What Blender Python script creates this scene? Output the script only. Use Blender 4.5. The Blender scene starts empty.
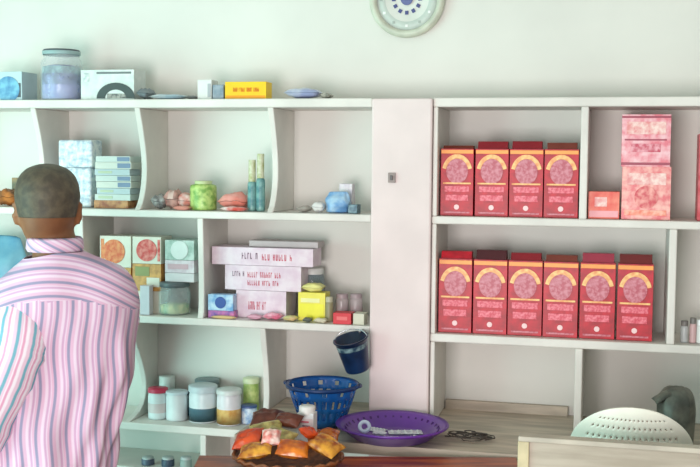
import bpy, bmesh, math, random
from mathutils import Vector, Matrix, noise
random.seed(7)
S = bpy.context.scene
COL = S.collection
H = 1.58
F, YAW, PIT, ROL = 1080.0, math.radians(13.723), math.radians(-3.80), math.radians(0.532)
cs, sn = math.cos, math.sin
FW = Vector((-sn(YAW)*cs(PIT), cs(YAW)*cs(PIT), sn(PIT)))
R0 = Vector((cs(YAW), sn(YAW), 0)); U0 = R0.cross(FW)
RR = R0*cs(ROL)+U0*sn(ROL); UU = -R0*sn(ROL)+U0*cs(ROL)
def ray(px, py): return FW*F + RR*(px-350) - UU*(py-233.5)
def P(px, py, Y):
    d = ray(px, py); return d*(Y/d.y) + Vector((0,0,H))
def PZ(px, py, z):
    d = ray(px, py); return d*((z-H)/d.z) + Vector((0,0,H))
YF, YW = 3.24, 3.47                      # shelf front plane, back wall
Z_TOP, Z1, Z2L, Z2R, Z3, ZL = 1.775, 1.418, 1.072, 1.059, 0.716, 0.78

# ---------------------------------------------------------------- materials
def lin(c):
    return tuple(((v/255)/12.92 if v/255 <= .04045 else ((v/255+.055)/1.055)**2.4) for v in c)+(1,)
MC = {}
def mat(rgb, rough=.55, var=.0, bump=0, scale=12, metal=0, spec=.4, alpha=1, rgb2=None, key=None, stretch=None):
    k = (rgb, rough, var, bump, scale, metal, alpha, rgb2, stretch)
    if k in MC: return MC[k]
    m = bpy.data.materials.new(key or 'paint'); m.use_nodes = True
    nt = m.node_tree; b = nt.nodes['Principled BSDF']
    b.inputs['Roughness'].default_value = rough; b.inputs['Metallic'].default_value = metal
    b.inputs['Specular IOR Level'].default_value = spec
    b.inputs['Base Color'].default_value = lin(rgb)
    tc = nt.nodes.new('ShaderNodeTexCoord'); mp = nt.nodes.new('ShaderNodeMapping')
    nt.links.new(tc.outputs['Object'], mp.inputs['Vector'])
    if stretch: mp.inputs['Scale'].default_value = stretch
    n = nt.nodes.new('ShaderNodeTexNoise'); n.inputs['Scale'].default_value = scale; n.inputs['Detail'].default_value = 5
    nt.links.new(mp.outputs['Vector'], n.inputs['Vector'])
    r = nt.nodes.new('ShaderNodeValToRGB')
    c2 = rgb2 or tuple(max(0, v*(1-(var or .06))) for v in rgb)
    r.color_ramp.elements[0].position = .38; r.color_ramp.elements[1].position = .62
    r.color_ramp.elements[0].color = lin(c2); r.color_ramp.elements[1].color = lin(rgb)
    nt.links.new(n.outputs['Fac'], r.inputs['Fac']); nt.links.new(r.outputs['Color'], b.inputs['Base Color'])
    if bump:
        bn = nt.nodes.new('ShaderNodeBump'); bn.inputs['Strength'].default_value = bump; bn.inputs['Distance'].default_value = .004
        nt.links.new(n.outputs['Fac'], bn.inputs['Height']); nt.links.new(bn.outputs['Normal'], b.inputs['Normal'])
    if alpha < 1: b.inputs['Alpha'].default_value = alpha
    MC[k] = m; return m

WALL = mat((222,219,212), .8, .03, .15, 2.5, key='wall_paint')
SHELF = mat((224,218,211), .5, .05, .2, 7, key='shelf_paint')
PILL = mat((230,212,210), .7, .035, .3, 5, key='pillar_plaster')
BACKP = mat((226,226,226), .6, .03, .1, 3, key='shelf_back_paint')
FLOOR = mat((120,112,104), .7, .2, .2, 6, key='concrete')
CEIL = mat((225,225,220), .9, .02)
LEDGE = mat((206,190,172), .55, .16, .2, 5, stretch=(1,6,6), key='pale_wood')
BROWN = mat((180,92,48), .3, .35, .1, 5, rgb2=(122,48,36), stretch=(1,7,7), key='varnished_wood')
PANEL = mat((182,170,154), .6, .12, .2, 5, rgb2=(162,150,134), stretch=(.8,8,8), key='grey_wood')
WHITE = mat((236,236,236), .4)
WPLAS = mat((242,240,226), .35, .03, key='white_plastic')
RED = mat((196,14,40), .4, .15, 0, 30, rgb2=(160,8,30), key='red_card')
DRED = mat((136,14,30), .4)
DBRN = mat((120,52,40), .45)
ORANGE = mat((250,160,74), .4)
YELL = mat((244,200,130), .4, rgb2=(232,150,90), scale=60)
MAUVE = mat((206,130,142), .4, rgb2=(180,76,92), scale=90)
PINKL = mat((232,120,134), .4, rgb2=(204,54,76), scale=120)
CLEAR = mat((226,234,236), .08, alpha=.32, key='clear_plastic')
CLEARG = mat((150,170,176), .08, alpha=.5, key='grey_clear_plastic')
BLACK = mat((30,32,38), .4)
DGREY = mat((78,84,92), .5)
STEEL = mat((190,192,196), .25, metal=.9)

# ---------------------------------------------------------------- mesh builder
class MB:
    def __init__(s): s.v=[]; s.f=[]; s.m=[]; s.sm=[]; s.mats=[]; s.uv=None
    def mi(s, m):
        if m not in s.mats: s.mats.append(m)
        return s.mats.index(m)
    def add(s, vs, fs, m, smooth=False, M=None):
        o = len(s.v); s.v += [((M @ Vector(v)) if M else Vector(v)) for v in vs]
        k = s.mi(m)
        for f in fs: s.f.append([i+o for i in f]); s.m.append(k); s.sm.append(smooth)
        return s
    def box(s, c, d, m, M=None):
        x,y,z = (v/2 for v in d); cx,cy,cz = c
        vs=[(cx+a*x,cy+b*y,cz+e*z) for a in(-1,1) for b in(-1,1) for e in(-1,1)]
        return s.add(vs,[(0,1,3,2),(4,6,7,5),(0,4,5,1),(2,3,7,6),(0,2,6,4),(1,5,7,3)],m,False,M)
    def lathe(s, prof, m, c=(0,0,0), n=32, M=None, smooth=True, sx=1, sy=1):
        """prof: list of (r,z[,mat]) bottom to top; mat applies to the band above"""
        for i in range(len(prof)-1):
            mm = prof[i][2] if len(prof[i])>2 else m
            a,b = prof[i],prof[i+1]
            vs=[]
            for (r,z) in ((a[0],a[1]),(b[0],b[1])):
                for k in range(n):
                    t=2*math.pi*k/n; vs.append((c[0]+r*sx*cs(t),c[1]+r*sy*sn(t),c[2]+z))
            s.add(vs,[(k,(k+1)%n,n+(k+1)%n,n+k) for k in range(n)],mm,smooth,M)
        return s
    def tube(s, pts, r, m, n=8, M=None, closed=False):
        pts=[Vector(p) for p in pts]; vs=[]; L=len(pts)
        rs = r if isinstance(r,(list,tuple)) else [r]*L
        up=Vector((0,0,1))
        for i,p in enumerate(pts):
            a=pts[(i-1)%L] if closed or i>0 else p; b=pts[(i+1)%L] if closed or i<L-1 else p
            t=(b-a).normalized(); u=t.cross(up)
            if u.length<.05: u=t.cross(Vector((1,0,0)))
            u.normalize(); w=t.cross(u)
            for k in range(n):
                q=2*math.pi*k/n; vs.append(p+(u*cs(q)+w*sn(q))*rs[i])
        fs=[]
        for i in range(L if closed else L-1):
            j=(i+1)%L
            for k in range(n): fs.append((i*n+k,i*n+(k+1)%n,j*n+(k+1)%n,j*n+k))
        if not closed: fs += [tuple(range(n))[::-1], tuple(range((L-1)*n,L*n))]
        return s.add(vs,fs,m,True,M)
    def prism(s, poly, axis, a, b, m, M=None):
        """poly in the two other axes, extruded along axis from a to b"""
        def q(p,t):
            return {'x':(t,p[0],p[1]),'y':(p[0],t,p[1]),'z':(p[0],p[1],t)}[axis]
        n=len(poly); vs=[q(p,a) for p in poly]+[q(p,b) for p in poly]
        fs=[(k,(k+1)%n,n+(k+1)%n,n+k) for k in range(n)]+[tuple(range(n))[::-1],tuple(range(n,2*n))]
        return s.add(vs,fs,m,False,M)
    def disc(s, c, r, t, m, n=28, sx=1, sz=1):
        """thin disc facing -y"""
        poly=[(c[0]+r*sx*cs(2*math.pi*k/n), c[2]+r*sz*sn(2*math.pi*k/n)) for k in range(n)]
        return s.prism(poly,'y',c[1]-t,c[1],m)
    def pillow(s, c, d, m, M=None, n=12, crumple=.15, seed=0, m2=None):
        vs=[];fs=[]
        for side in(1,-1):
            o=len(vs)
            for i in range(n+1):
                for j in range(n+1):
                    u=-1+2*i/n; v=-1+2*j/n
                    h=((1-abs(u)**3)*(1-abs(v)**3))**.6
                    q=1+crumple*noise.noise(Vector((u*2.5+seed*3.1,v*2.5,side*2+seed)))*2
                    e=1-.07*(abs(u)**2)*(1-abs(v))
                    vs.append((c[0]+u*d[0]/2*(1-.06*(1-abs(v))*abs(u)),c[1]+v*d[1]/2*e,c[2]+side*max(h,.03)*d[2]/2*q+ (d[2]*crumple*.5*noise.noise(Vector((u*2,v*2,seed))))))
            for i in range(n):
                for j in range(n):
                    a=o+i*(n+1)+j; f=(a,a+n+1,a+n+2,a+1)
                    fs.append(f if side==1 else f[::-1])
        s.add(vs,fs,m,True,M)
        if m2:
            for k in range(len(fs)//2):
                if (k//n) in (4,5,6,7): s.m[-len(fs)+k]=s.mi(m2)
        return s
    def build(s, name, loc=(0,0,0), parent=None, rz=0, bevel=0, kind=None, label=None, cat=None, group=None, rot=None, sub=0):
        me=bpy.data.meshes.new(name); bm=bmesh.new()
        bv=[bm.verts.new(v) for v in s.v]; bm.verts.ensure_lookup_table()
        for f,k,q in zip(s.f,s.m,s.sm):
            try:
                g=bm.faces.new([bv[i] for i in f]); g.material_index=k; g.smooth=q
            except ValueError: pass
        bmesh.ops.remove_doubles(bm, verts=bm.verts, dist=1e-6)
        bmesh.ops.recalc_face_normals(bm, faces=bm.faces)
        bm.to_mesh(me); bm.free()
        for m in s.mats: me.materials.append(m)
        o=bpy.data.objects.new(name,me); COL.objects.link(o)
        o.location=loc; o.rotation_euler=rot if rot else (0,0,rz)
        if parent: o.parent=parent
        if bevel:
            b=o.modifiers.new('bevel','BEVEL'); b.width=bevel; b.segments=2; b.limit_method='ANGLE'; b.angle_limit=math.radians(50)
        if sub:
            b=o.modifiers.new('sub','SUBSURF'); b.levels=sub; b.render_levels=sub
        return tag(o,label,cat,group,kind)
def tag(o,label=None,cat=None,group=None,kind=None):
    if label: o['label']=label
    if cat: o['category']=cat
    if group: o['group']=group
    if kind: o['kind']=kind
    return o
def empty(name, loc, rz=0, label=None, cat=None, group=None, rot=None):
    o=bpy.data.objects.new(name,None); COL.objects.link(o); o.empty_display_size=.05
    o.location=loc; o.rotation_euler=rot if rot else (0,0,rz); return tag(o,label,cat,group)
def copy_tree(o,parent=None):
    c=o.copy(); COL.objects.link(c); c.parent=parent
    for ch in [k for k in COL.objects if k.parent==o]: copy_tree(ch,c)
    return c

# ---------------------------------------------------------------- room
def struct(name, lo, hi, m, bevel=0):
    c=[(a+b)/2 for a,b in zip(lo,hi)]; d=[b-a for a,b in zip(lo,hi)]
    return MB().box((0,0,d[2]/2),d,m).build(name,(c[0],c[1],lo[2]),kind='structure',bevel=bevel)
XL, XR = -3.0, 2.2
struct('floor',(XL-.1,-1.2,-.1),(XR+.1,YW+.1,0),FLOOR)
struct('ceiling',(XL-.1,-1.2,2.9),(XR+.1,YW+.1,3.0),CEIL)
struct('wall_back',(XL-.1,YW,0),(XR+.1,YW+.1,2.9),WALL)
struct('wall_right',(XR,-1.2,0),(XR+.1,YW,2.9),WALL)
# left wall with a doorway for the daylight
struct('wall_left',(XL-.1,2.6,0),(XL,YW,2.9),WALL)
struct('wall_left',(XL-.1,-1.2,2.2),(XL,2.6,2.9),WALL)

pxl, pxr = P(371,250,YF).x, P(431,250,YF).x
def flat(z,px,Y=YF): return P(px,162+ (H-z)*333,Y).x
pillar = MB()
pillar.box(((pxl+pxr)/2,(YF-.012+YW)/2,(Z_TOP-.002)/2),(pxr-pxl,YW-YF+.012,Z_TOP-.002),PILL)
o=pillar.build('pillar',kind='structure',bevel=.006)
nl=P(392,178,YF-.012)
b=MB(); b.box((0,-.004,0),(.022,.008,.03),mat((150,136,132),.5)); b.box((0,-.010,0),(.008,.006,.014),mat((90,84,84),.4))
b.build('light_switch',(nl.x,nl.y,nl.z),bevel=.001,label='small grey switch fitted high on the white pillar',cat='switch')

# ---------------------------------------------------------------- shelving
T=.024
def board(root, x0, x1, ztop, y0=YF, y1=YW, t=T, m=SHELF, name='shelf_board', curve=0):
    mb=MB()
    if curve:   # rounded right front corner
        poly=[(x0,y1-YF),(x0,y0-YF)]
        R_=curve
        for k in range(9):
            a=-math.pi/2+k*math.pi/16; poly.append((x1-R_+R_*cs(a), y0-YF+R_+R_*sn(a)))
        poly.append((x1,y1-YF))
        mb.prism(poly,'z',ztop-t,ztop,m)
    else:
        mb.box(((x0+x1)/2,(y0+y1)/2-YF,ztop-t/2),(x1-x0,y1-y0,t),m)
    return mb.build(name,(0,0,0),root,bevel=.004)
def divider(root, x, z0, z1, rec=0, t=.02, skew=.5, m=SHELF):
    n=18; poly=[(YW-YF,z0),(YW-YF,z1)]
    for k in range(n+1):
        u=1-k/n; w=(math.sin(math.pi*u**skew) if rec else 0)
        poly.append((rec*w, z0+(z1-z0)*u))
    mb=MB(); mb.prism(poly,'x',x-t/2,x+t/2,m)
    return mb.build('divider',(0,0,0),root,bevel=.003)
lu=empty('shelf_unit',(0,YF,0),label='white painted open shelves with scalloped dividers left of pillar',cat='shelves')
xl0=XL+.002
tb = Z_TOP-.028
board(lu,xl0,pxl-.001,Z_TOP,t=.028)
board(lu,xl0,pxl-.001,Z1); board(lu,xl0,pxl-.001,Z2L)
dx3=P(262,400,YF).x
board(lu,xl0,dx3-.013,Z3,t=.026,curve=.05)
for px in (-75,33,137,270): divider(lu,P(px,160,YF).x,Z1,tb,.055,skew=.75)
for px in (80,200): divider(lu,P(px,265,YF).x,Z2L,Z1-T,.012)
divider(lu,dx3,ZL-.05,Z2L-T,.045,skew=.6)
divider(lu,P(127,400,YF).x,Z3,Z2L-T,.13,skew=.55)
# painted box front below the lowest shelf
x0,x1=xl0,P(200,450,YF+.03).x
MB().box(((x0+x1)/2,.04+.2,(Z3-.026+.30)/2-.0),(x1-x0,.02,Z3-.026-.30),SHELF) 
board(lu,xl0,P(203,460,YF).x,.565,y0=YF+.01)
divider(lu,P(203,450,YF).x,.0,Z3-.026,0)
board(lu,xl0,P(203,460,YF).x,.12,y0=YF+.01)

ru=empty('shelf_unit',(0,YF,0),label='white painted open shelves of plain boards right of pillar',cat='shelves')
xr1=1.6
rx0=pxr+.001
board(ru,rx0,xr1,Z_TOP,t=.028); board(ru,rx0,xr1,Z1); board(ru,rx0,xr1,Z2R,t=.026)
fx=P(434,250,YF).x
for (za,zb) in ((Z1,tb),(Z2R,Z1-T),(ZL+.001,Z2R-.026)):
    divider(ru,rx0+.008,za,zb,0,t=.014)
divider(ru,P(584,160,YF).x,Z1,tb,0,t=.022); divider(ru,P(672,285,YF).x,Z2R,Z1-T,0,t=.022)
divider(ru,P(578,390,YF).x,ZL+.001,Z2R-.026,0,t=.022)
for za,zb in ((Z1,tb),(Z2R,Z1-T),(ZL+.001,Z2R-.026)): divider(ru,xr1-.01,za,zb,0)

# ---------------------------------------------------------------- ledge, table, panel, chair
lx0=dx3+.012
mb=MB()
x0,x1=lx0,1.6
def slab(mb,x0,x1,y0,y1,z0,z1,m): mb.box(((x0+x1)/2,(y0+y1)/2,(z0+z1)/2),(x1-x0,y1-y0,z1-z0),m)
wk=empty('worktop',((x0+x1)/2,3.1,0),label='pale wooden worktop running beneath the pillar and shelves',cat='worktop')
def W(mb,name,par,**k):
    o=mb.build(name,(-par.location.x,-par.location.y,-par.location.z),par,**k); return o
m1=MB(); slab(m1,x0,pxl-.002,2.95,YW-.002,ZL-.03,ZL,LEDGE); slab(m1,pxl-.002,pxr+.002,2.95,YF-.016,ZL-.03,ZL,LEDGE); slab(m1,pxr+.002,x1,2.95,YW-.002,ZL-.03,ZL,LEDGE)
W(m1,'top',wk)
for xx in (x0+.03,-.16,x1-.05):
    m1=MB(); slab(m1,xx-.02,xx+.02,2.97,3.01,0,ZL-.03,LEDGE); W(m1,'leg',wk)
m1=MB(); slab(m1,pxr+.02,P(568,400,YW).x,YW-.02,YW-.003,ZL,ZL+.03,LEDGE); W(m1,'added_back_strip',wk)  # added strip, stands in for the soft beige band at the wall foot

tx0,tx1=P(196,460,2.94).x,P(526,460,2.94).x
tb_=empty('wooden_table',((tx0+tx1)/2,2.6,0),label='varnished reddish brown wooden table at the bottom of the scene',cat='table')
q1,q2=PZ(199,455,ZL-.004),PZ(516,457,ZL-.004); tw=(q2-q1).length
tb_.location=((q1.x+q2.x)/2,(q1.y+q2.y)/2,0); tb_.rotation_euler=(0,0,math.atan2(q2.y-q1.y,q2.x-q1.x))
tmx=Matrix.Rotation(tb_.rotation_euler.z,4,'Z')
def tbx(name,x0,x1,y0,y1,z0,z1,**k):
    m1=MB(); slab(m1,x0,x1,y0,y1,z0,z1,BROWN); return m1.build(name,(0,0,0),tb_,**k)
tbx('tabletop',-tw/2,tw/2,-.37,0,ZL-.035,ZL-.004,bevel=.004)
tbx('apron',-tw/2+.05,tw/2-.05,-.33,-.05,ZL-.11,ZL-.035)
for a in (-tw/2+.05,tw/2-.05):
    for c in (-.32,-.05): tbx('leg',a-.022,a+.022,c-.022,c+.022,0,ZL-.035)

pz=P(600,440,2.5)
a0,a1=P(520,450,2.5).x,1.3
bench=empty('counter_panel',((a0+a1)/2,2.5,0),label='grey beige wooden counter front standing before the white chair',cat='counter')
m1=MB(); slab(m1,a0,a1,2.49,2.51,0,pz.z-.012,PANEL); W(m1,'front_board',bench,bevel=.002)
m1=MB(); slab(m1,a0-.003,a1,2.482,2.518,pz.z-.012,pz.z,mat((192,182,166),.5,.1,.2,8)); W(m1,'top_rail',bench,bevel=.002)
m1=MB(); slab(m1,a0-.004,a0+.022,2.484,2.4895,0,pz.z-.012,mat((204,188,150),.5,.12,.2,12)); W(m1,'corner_post',bench,bevel=.002)

# white plastic chair
ch_l,ch_r,ch_t=P(572,440,2.72).x,P(692,440,2.72).x,P(625,403,2.72).z
cw=(ch_r-ch_l)/2; cx=(ch_l+ch_r)/2
chair=empty('plastic_chair',(cx,2.9,0),label='white plastic chair with a rounded perforated back',cat='chair')
def chair_back():
    mb=MB(); n=60; zc=ch_t-.125; zb=.46
    hw=lambda z: (cw*1.06*math.sqrt(max(0,1-((z-zc)/.125)**2)) if z>zc else cw*1.06)
    rows=60; vs=[];fs=[];ms=[]
    for i in range(rows+1):
        q=i/rows; z=zb+(ch_t-zb)*(1-(1-q)**1.7)
        for j in range(n+1):
            u=-1+2*j/n; x=u*hw(z); y=2.72-2.9+.05*(1-(x/cw)**2)*-1+ (z-zb)*-.12+ .06
            vs.append((x,y,z))
    perf=lambda i,j: (j%3==1 and 5<=j<=n-6 and 22<i<=48 and i%4==0)
    for i in range(rows):
        for j in range(n):
            if perf(i,j): continue
            a=i*(n+1)+j; fs.append((a,a+1,a+n+2,a+n+1))
    mb.add(vs,fs,WPLAS,True)
    o=mb.build('backrest',(0,0,0),chair)
    s=o.modifiers.new('solid','SOLIDIFY'); s.thickness=.008
    return o
chair_back()
# toward the camera is the back of the chair, seat on the shelf side
MB().box((0,.0,.44),(cw*2,.36,.02),WPLAS).build('seat',(0,0,0),chair,bevel=.008)
for a in(-1,1):
    for c in(-1,1):
        MB().tube([(a*(cw-.025),c*.15,.43),(a*(cw+.01),c*.17,0)],[.02,.014],WPLAS).build('leg',(0,0,0),chair)

# ---------------------------------------------------------------- wall clock
cc=P(408,0,YW); ck=empty('wall_clock',(cc.x,YW,cc.z),label='round pale wall clock with small blue centre ring',cat='clock')
r=37*YW/F/ (.97+.0)
cm=mat((206,208,190),.4,.08,0,20); 
mb=MB(); M=Matrix.Rotation(math.pi/2,4,'X')
mb.lathe([(0.0001,.001),(r*.97,.001),(r,.008),(r,.022),(r*.93,.034),(r*.84,.030),(r*.80,.020)],cm,M=M,n=64); mb.build('rim',(0,0,0),ck)
mb=MB(); mb.lathe([(0.0001,.017),(r*.58,.017,mat((196,204,196),.4,.05)),(r*.60,.019,mat((196,204,196),.4,.05)),(r*.80,.019),(r*.81,.015)],mat((222,222,214),.4,.04),M=M,n=64)
for k in range(12):
    a=k*math.pi/6
    mb.box((r*.69*cs(a),-.0195,r*.69*sn(a)),(.008,.002,.008),mat((240,240,236),.4) if k%2 else mat((168,176,168),.4))
    Mk=Matrix.Translation((r*.35*cs(a),-.0185,r*.35*sn(a)))@Matrix.Rotation(-a,4,'Y')
    mb.box((0,0,0),(.012,.003,.011),mat((70,78,128),.4),M=Mk)
mb.build('dial',(0,0,0),ck)
mb=MB(); mb.disc((0,-.020,0),r*.16,.004,mat((96,104,150),.4)); mb.box((0,-.0225,.022),(.006,.003,.05),mat((70,78,128),.4)); mb.box((.016,-.0225,.006),(.036,.003,.006),mat((70,78,128),.4)); mb.build('hands',(0,0,0),ck)

# ---------------------------------------------------------------- helpers for goods
def span(x0,x1,ybase,Yf):
    a,b=P(x0,ybase,Yf).x,P(x1,ybase,Yf).x; return (a+b)/2,b-a
def pybase(z,px,Y):   # image row of a point at height z (for measuring only)
    lo,hi=-200,700
    for _ in range(40):
        m_=(lo+hi)/2
        if P(px,m_,Y).z>z: lo=m_
        else: hi=m_
    return (lo+hi)/2
def hgt(px,py,Y,z): return P(px,py,Y).z-z
def carton(name,label,cat,x0,x1,yt,z,Yf,dep,m,decals=(),rz=0,group=None,bevel=.0015,top=None,hz=None):
    xm=(x0+x1)/2; yb=pybase(z,xm,Yf); c,w=span(x0,x1,yb,Yf); h=hz or hgt(xm,yt,Yf,z)
    mb=MB(); mb.box((0,dep/2,h/2),(w,dep,h),m)
    for d in decals:
        if d[0]=='r':
            _,u0,u1,v0,v1,dm=d; mb.box(((u0+u1)/2*w-w/2,-.0006,(v0+v1)/2*h),((u1-u0)*w,.0012,(v1-v0)*h),dm)
        elif d[0]=='c':
            _,u,v,rr,dm=d; mb.disc((u*w-w/2,-.0004,v*h),rr*w,.0016,dm)
        elif d[0]=='arc':
            _,u,v,ro,ri,dm=d; n=16
            pts=[(u*w-w/2+ro*w*cs(math.pi*k/n),v*h+ro*w*.75*sn(math.pi*k/n)) for k in range(n+1)]+[(u*w-w/2+ri*w*cs(math.pi*k/n),v*h+ri*w*.75*sn(math.pi*k/n)) for k in range(n,-1,-1)]
            for k in range(n):
                q=[pts[k],pts[k+1],pts[2*n-k],pts[2*n+1-k]]; mb.prism(q,'y',-.002,-.0002,dm)
    o=mb.build(name,(c,Yf,z),rz=rz,bevel=bevel,label=label,cat=cat,group=group)
    o['w_']=w; o['h_']=h
    W_,H_=w,h
    del o['w_']; del o['h_']
    return o,c,w,h
def text(mb_dec,u0,u1,v0,v1,m,n,seed=1):
    """broken dashes standing for unreadably small print"""
    rg=random.Random(seed); out=[]; u=u0
    while u<u1:
        k=rg.randint(3,6)
        for _ in range(k):
            if u>u1: break
            lw=.020; t=.006; a=rg.random(); h_=v1-v0
            out.append(('r',u,u+t,v0,v1,m))
            q=rg.choice((v1-h_*.2,v0+h_*.42,v0)); out.append(('r',u+t,u+lw*.8,q,q+h_*.2,m))
            if a>.4: out.append(('r',u+lw*.6,u+lw*.6+t,v0,v0+h_*rg.choice((.6,1)),m))
            u+=lw+.008
        u+=.025
    mb_dec+=out

# ---- red cartons
def red_carton(w,h,dep=.062):
    root=empty('cereal_carton',(0,0,0))
    mb=MB(); mb.box((0,dep/2,h/2),(w,dep,h),RED)
    n=18
    mb.box((0,-.0006,h*.955),(w*.98,.0012,h*.055),ORANGE)
    ro,ri=w*.47,w*.35; zc=h*.64
    for k in range(n):
        t0,t1=math.pi*(.08+.84*k/n),math.pi*(.08+.84*(k+1)/n)
        q=[(ro*cs(t0),zc+ro*1.22*sn(t0)),(ro*cs(t1),zc+ro*1.22*sn(t1)),(ri*cs(t1),zc+ri*1.25*sn(t1)),(ri*cs(t0),zc+ri*1.25*sn(t0))]
        mb.prism(q,'y',-.0018,-.0001,YELL)
    mb.disc((0,-.0003,h*.665),w*.335,.0012,MAUVE,sz=1.15)
    mb.box((0,-.0009,h*.485),(w*.86,.0018,h*.025),YELL)
    mb.box((0,-.0006,h*.40),(w*.76,.0012,h*.085),PINKL)
    mb.box((0,-.0006,h*.27),(w*.7,.0012,h*.09),PINKL)
    mb.disc((0,-.0003,h*.13),w*.08,.0014,mat((246,206,206),.4))
    mb.box((0,-.0006,h*.05),(w*.8,.0012,h*.025),MAUVE)
    mb.build('body',(0,0,0),root,bevel=.001)
    return root
def lidded(root,w,h,lh,m,dep=.062):
    mb=MB(); mb.prism([(0.012,h),(dep-.004,h),(dep-.012,h+lh),(.022,h+lh)],'x',-w*.46,w*.46,m)
    return mb.build('top_flap',(0,0,0),root,bevel=.001)
up=[(440,473,151,.010,DBRN,'first from the pillar, low brown flap'),(474.5,507.5,151,.023,DRED,'second from the pillar, raised dark red flap'),(509,542,151,.024,DRED,'third from the pillar, raised red flap'),(544,577,150,.020,DBRN,'fourth from the pillar, touching the divider')]
lo=[(438,471.5,261,.022,RED,'first from the pillar, bright red flap'),(473,506,261,.028,mat((70,8,18),.4),'second from the pillar, near black flap'),(507.5,541,262,.022,DRED,'third from the pillar'),(542.5,577,262,.019,DBRN,'fourth from the pillar, brown flap'),(579,614,263,.027,mat((160,50,70),.4),'fifth from the pillar, dusty pink flap'),(616,652,264,.027,mat((110,30,30),.4),'last on the right, its side seen')]
def place_row(rows,z,rowname,grp):
    for i,(x0,x1,yt,lh,lm,desc) in enumerate(rows):
        Yf=YF+.035; c,w=span(x0,x1,pybase(z,(x0+x1)/2,Yf),Yf); h=hgt((x0+x1)/2,yt-2,Yf,z)
        if i==0: proto=red_carton(w*.985,h)
        r_=proto if i==0 else copy_tree(proto)
        if i:
            for k in [k for k in COL.objects if k.parent==r_ and k.name.startswith('top_flap')]: COL.objects.unlink(k); bpy.data.objects.remove(k)
        lidded(r_,w*.985,h if i==0 else hp,lh,lm)
        if i==0: hp=h
        r_.location=(c,Yf+random.uniform(-.004,.004),z); r_.rotation_euler=(0,0,math.radians(random.uniform(-.8,.8)))
        tag(r_,'red carton in %s row, %s'%(rowname,desc),'carton',grp)
place_row(up,Z1,'upper','red cartons on the upper right shelf')
place_row(lo,Z2R,'lower','red cartons on the lower right shelf')

# ---- right shelf goods
PK=mat((226,120,134),.3,rgb2=(240,190,196),scale=38,key='pink_print')
PK2=mat((224,110,116),.3,rgb2=(240,180,170),scale=42,key='pink_print')
PKD=mat((168,74,92),.4); CREAM=mat((244,214,206),.4,rgb2=(226,140,140),scale=50)
d=[('r',0,1,.93,.97,PKD),('r',.1,.9,.62,.86,CREAM),('r',.06,.92,.50,.53,PKD),('r',.2,.8,.28,.44,mat((196,70,92),.4,rgb2=(236,170,180),scale=60)),('r',0,1,.03,.08,PKD)]
z=Z1; o,c,w,h=carton('snack_box','lower of two stacked pink patterned boxes on upper right shelf','box',621,670,167,z,YF+.03,.12,PK2,[('r',.1,.9,.66,.88,CREAM),('c',.5,.42,.24,mat((206,72,84),.4,rgb2=(240,170,160),scale=50)),('r',.06,.92,.08,.18,mat((232,120,96),.4,rgb2=(240,180,160),scale=60))],group='pink stacked boxes')
o,c,w,h2=carton('snack_box','upper of two stacked pink patterned boxes on upper right shelf','box',621,670,0,z+h,YF+.032,.12,PK,d,hz=.152,group='pink stacked boxes')
carton('tea_box','low orange red box with white lettering patch beside pink boxes','box',588,619,192,Z1,YF+.03,.09,mat((226,84,70),.4,rgb2=(236,130,110),scale=30),[('r',.2,.6,.45,.8,CREAM),('r',.03,.97,.06,.3,mat((244,170,176),.4))])
carton('snack_box','pink and red box at the far right end of upper shelf','box',697,722,134,Z1,YF+.03,.09,mat((214,110,116),.4,rgb2=(190,60,70),scale=30))

def jar(name,label,cat,pxc,wpx,yt,z,Y,body,lid=None,lidh=.2,group=None,content=None,band=None,neck=.85,liquid=.6,lname='lid'):
    yb=pybase(z,pxc,Y); c,w=span(pxc-wpx/2,pxc+wpx/2,yb,Y); h=hgt(pxc,yt,Y,z); r=w/2
    root=empty(name,(c,Y,z),label=label,cat=cat,group=group)
    hb=h*(1-lidh) if lid else h
    pr=[(.0001,0),(r*.93,0),(r,h*.03),(r,hb*.12)]
    if band: pr+= [(r*1.001,hb*band[0],band[2]),(r*1.001,hb*band[1])]
    pr+=[(r,hb*.86),(r*.95,hb*.94),(r*neck,hb)]
    if not lid: pr+=[(r*neck*.92,hb),(r*neck*.92,hb*.97),(.0001,hb*.97)]
    else: pr+=[(.0001,hb)]
    MB().lathe(pr,body,n=28).build('body',(0,0,0),root)
    if content: MB().lathe([(.0001,.002),(r*.92,.002),(r*.92,hb*liquid),(.0001,hb*liquid)],content,n=24).build('contents',(0,0,0),root)
    if lid:
        rl=r*neck*1.06
        MB().lathe([(rl,hb-.001),(rl,h-.002),(rl*.95,h),(.0001,h)],lid,n=28).build(lname,(0,0,0),root)
    return root
jw=mat((200,204,204),.2,alpha=.7)
for i,(px,wp,yt,mm,ds) in enumerate([(684,8,321,jw,'small clear jar nearest the divider on lower right shelf'),(692.5,7,318,mat((206,170,170),.4),'small pinkish jar in middle of lower right shelf end'),(700,8,320,mat((220,220,216),.4),'small white jar at far right edge of lower shelf')]):
    jar('small_jar',ds,'jar',px,wp,yt,Z2R,YF+.05,mm,mat((120,116,112),.4) if i!=2 else WHITE,.22,group='small jars on lower right shelf')

# wire tangle on the worktop
p=PZ(470,441,ZL); pts=[]
for k in range(120):
    a=k*.33; rr=.028+.016*math.sin(k*.9)
    pts.append((rr*1.5*cs(a)+.012*math.sin(k*.37), rr*sn(a)*.9, .004+.010*abs(math.sin(k*.23))+k*.00008))
MB().tube(pts,.0016,mat((74,66,60),.5),n=6).build('wire_coil',(p.x,p.y,ZL),label='tangle of thin dark wire on the worktop right of purple tray',cat='wire')

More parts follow.
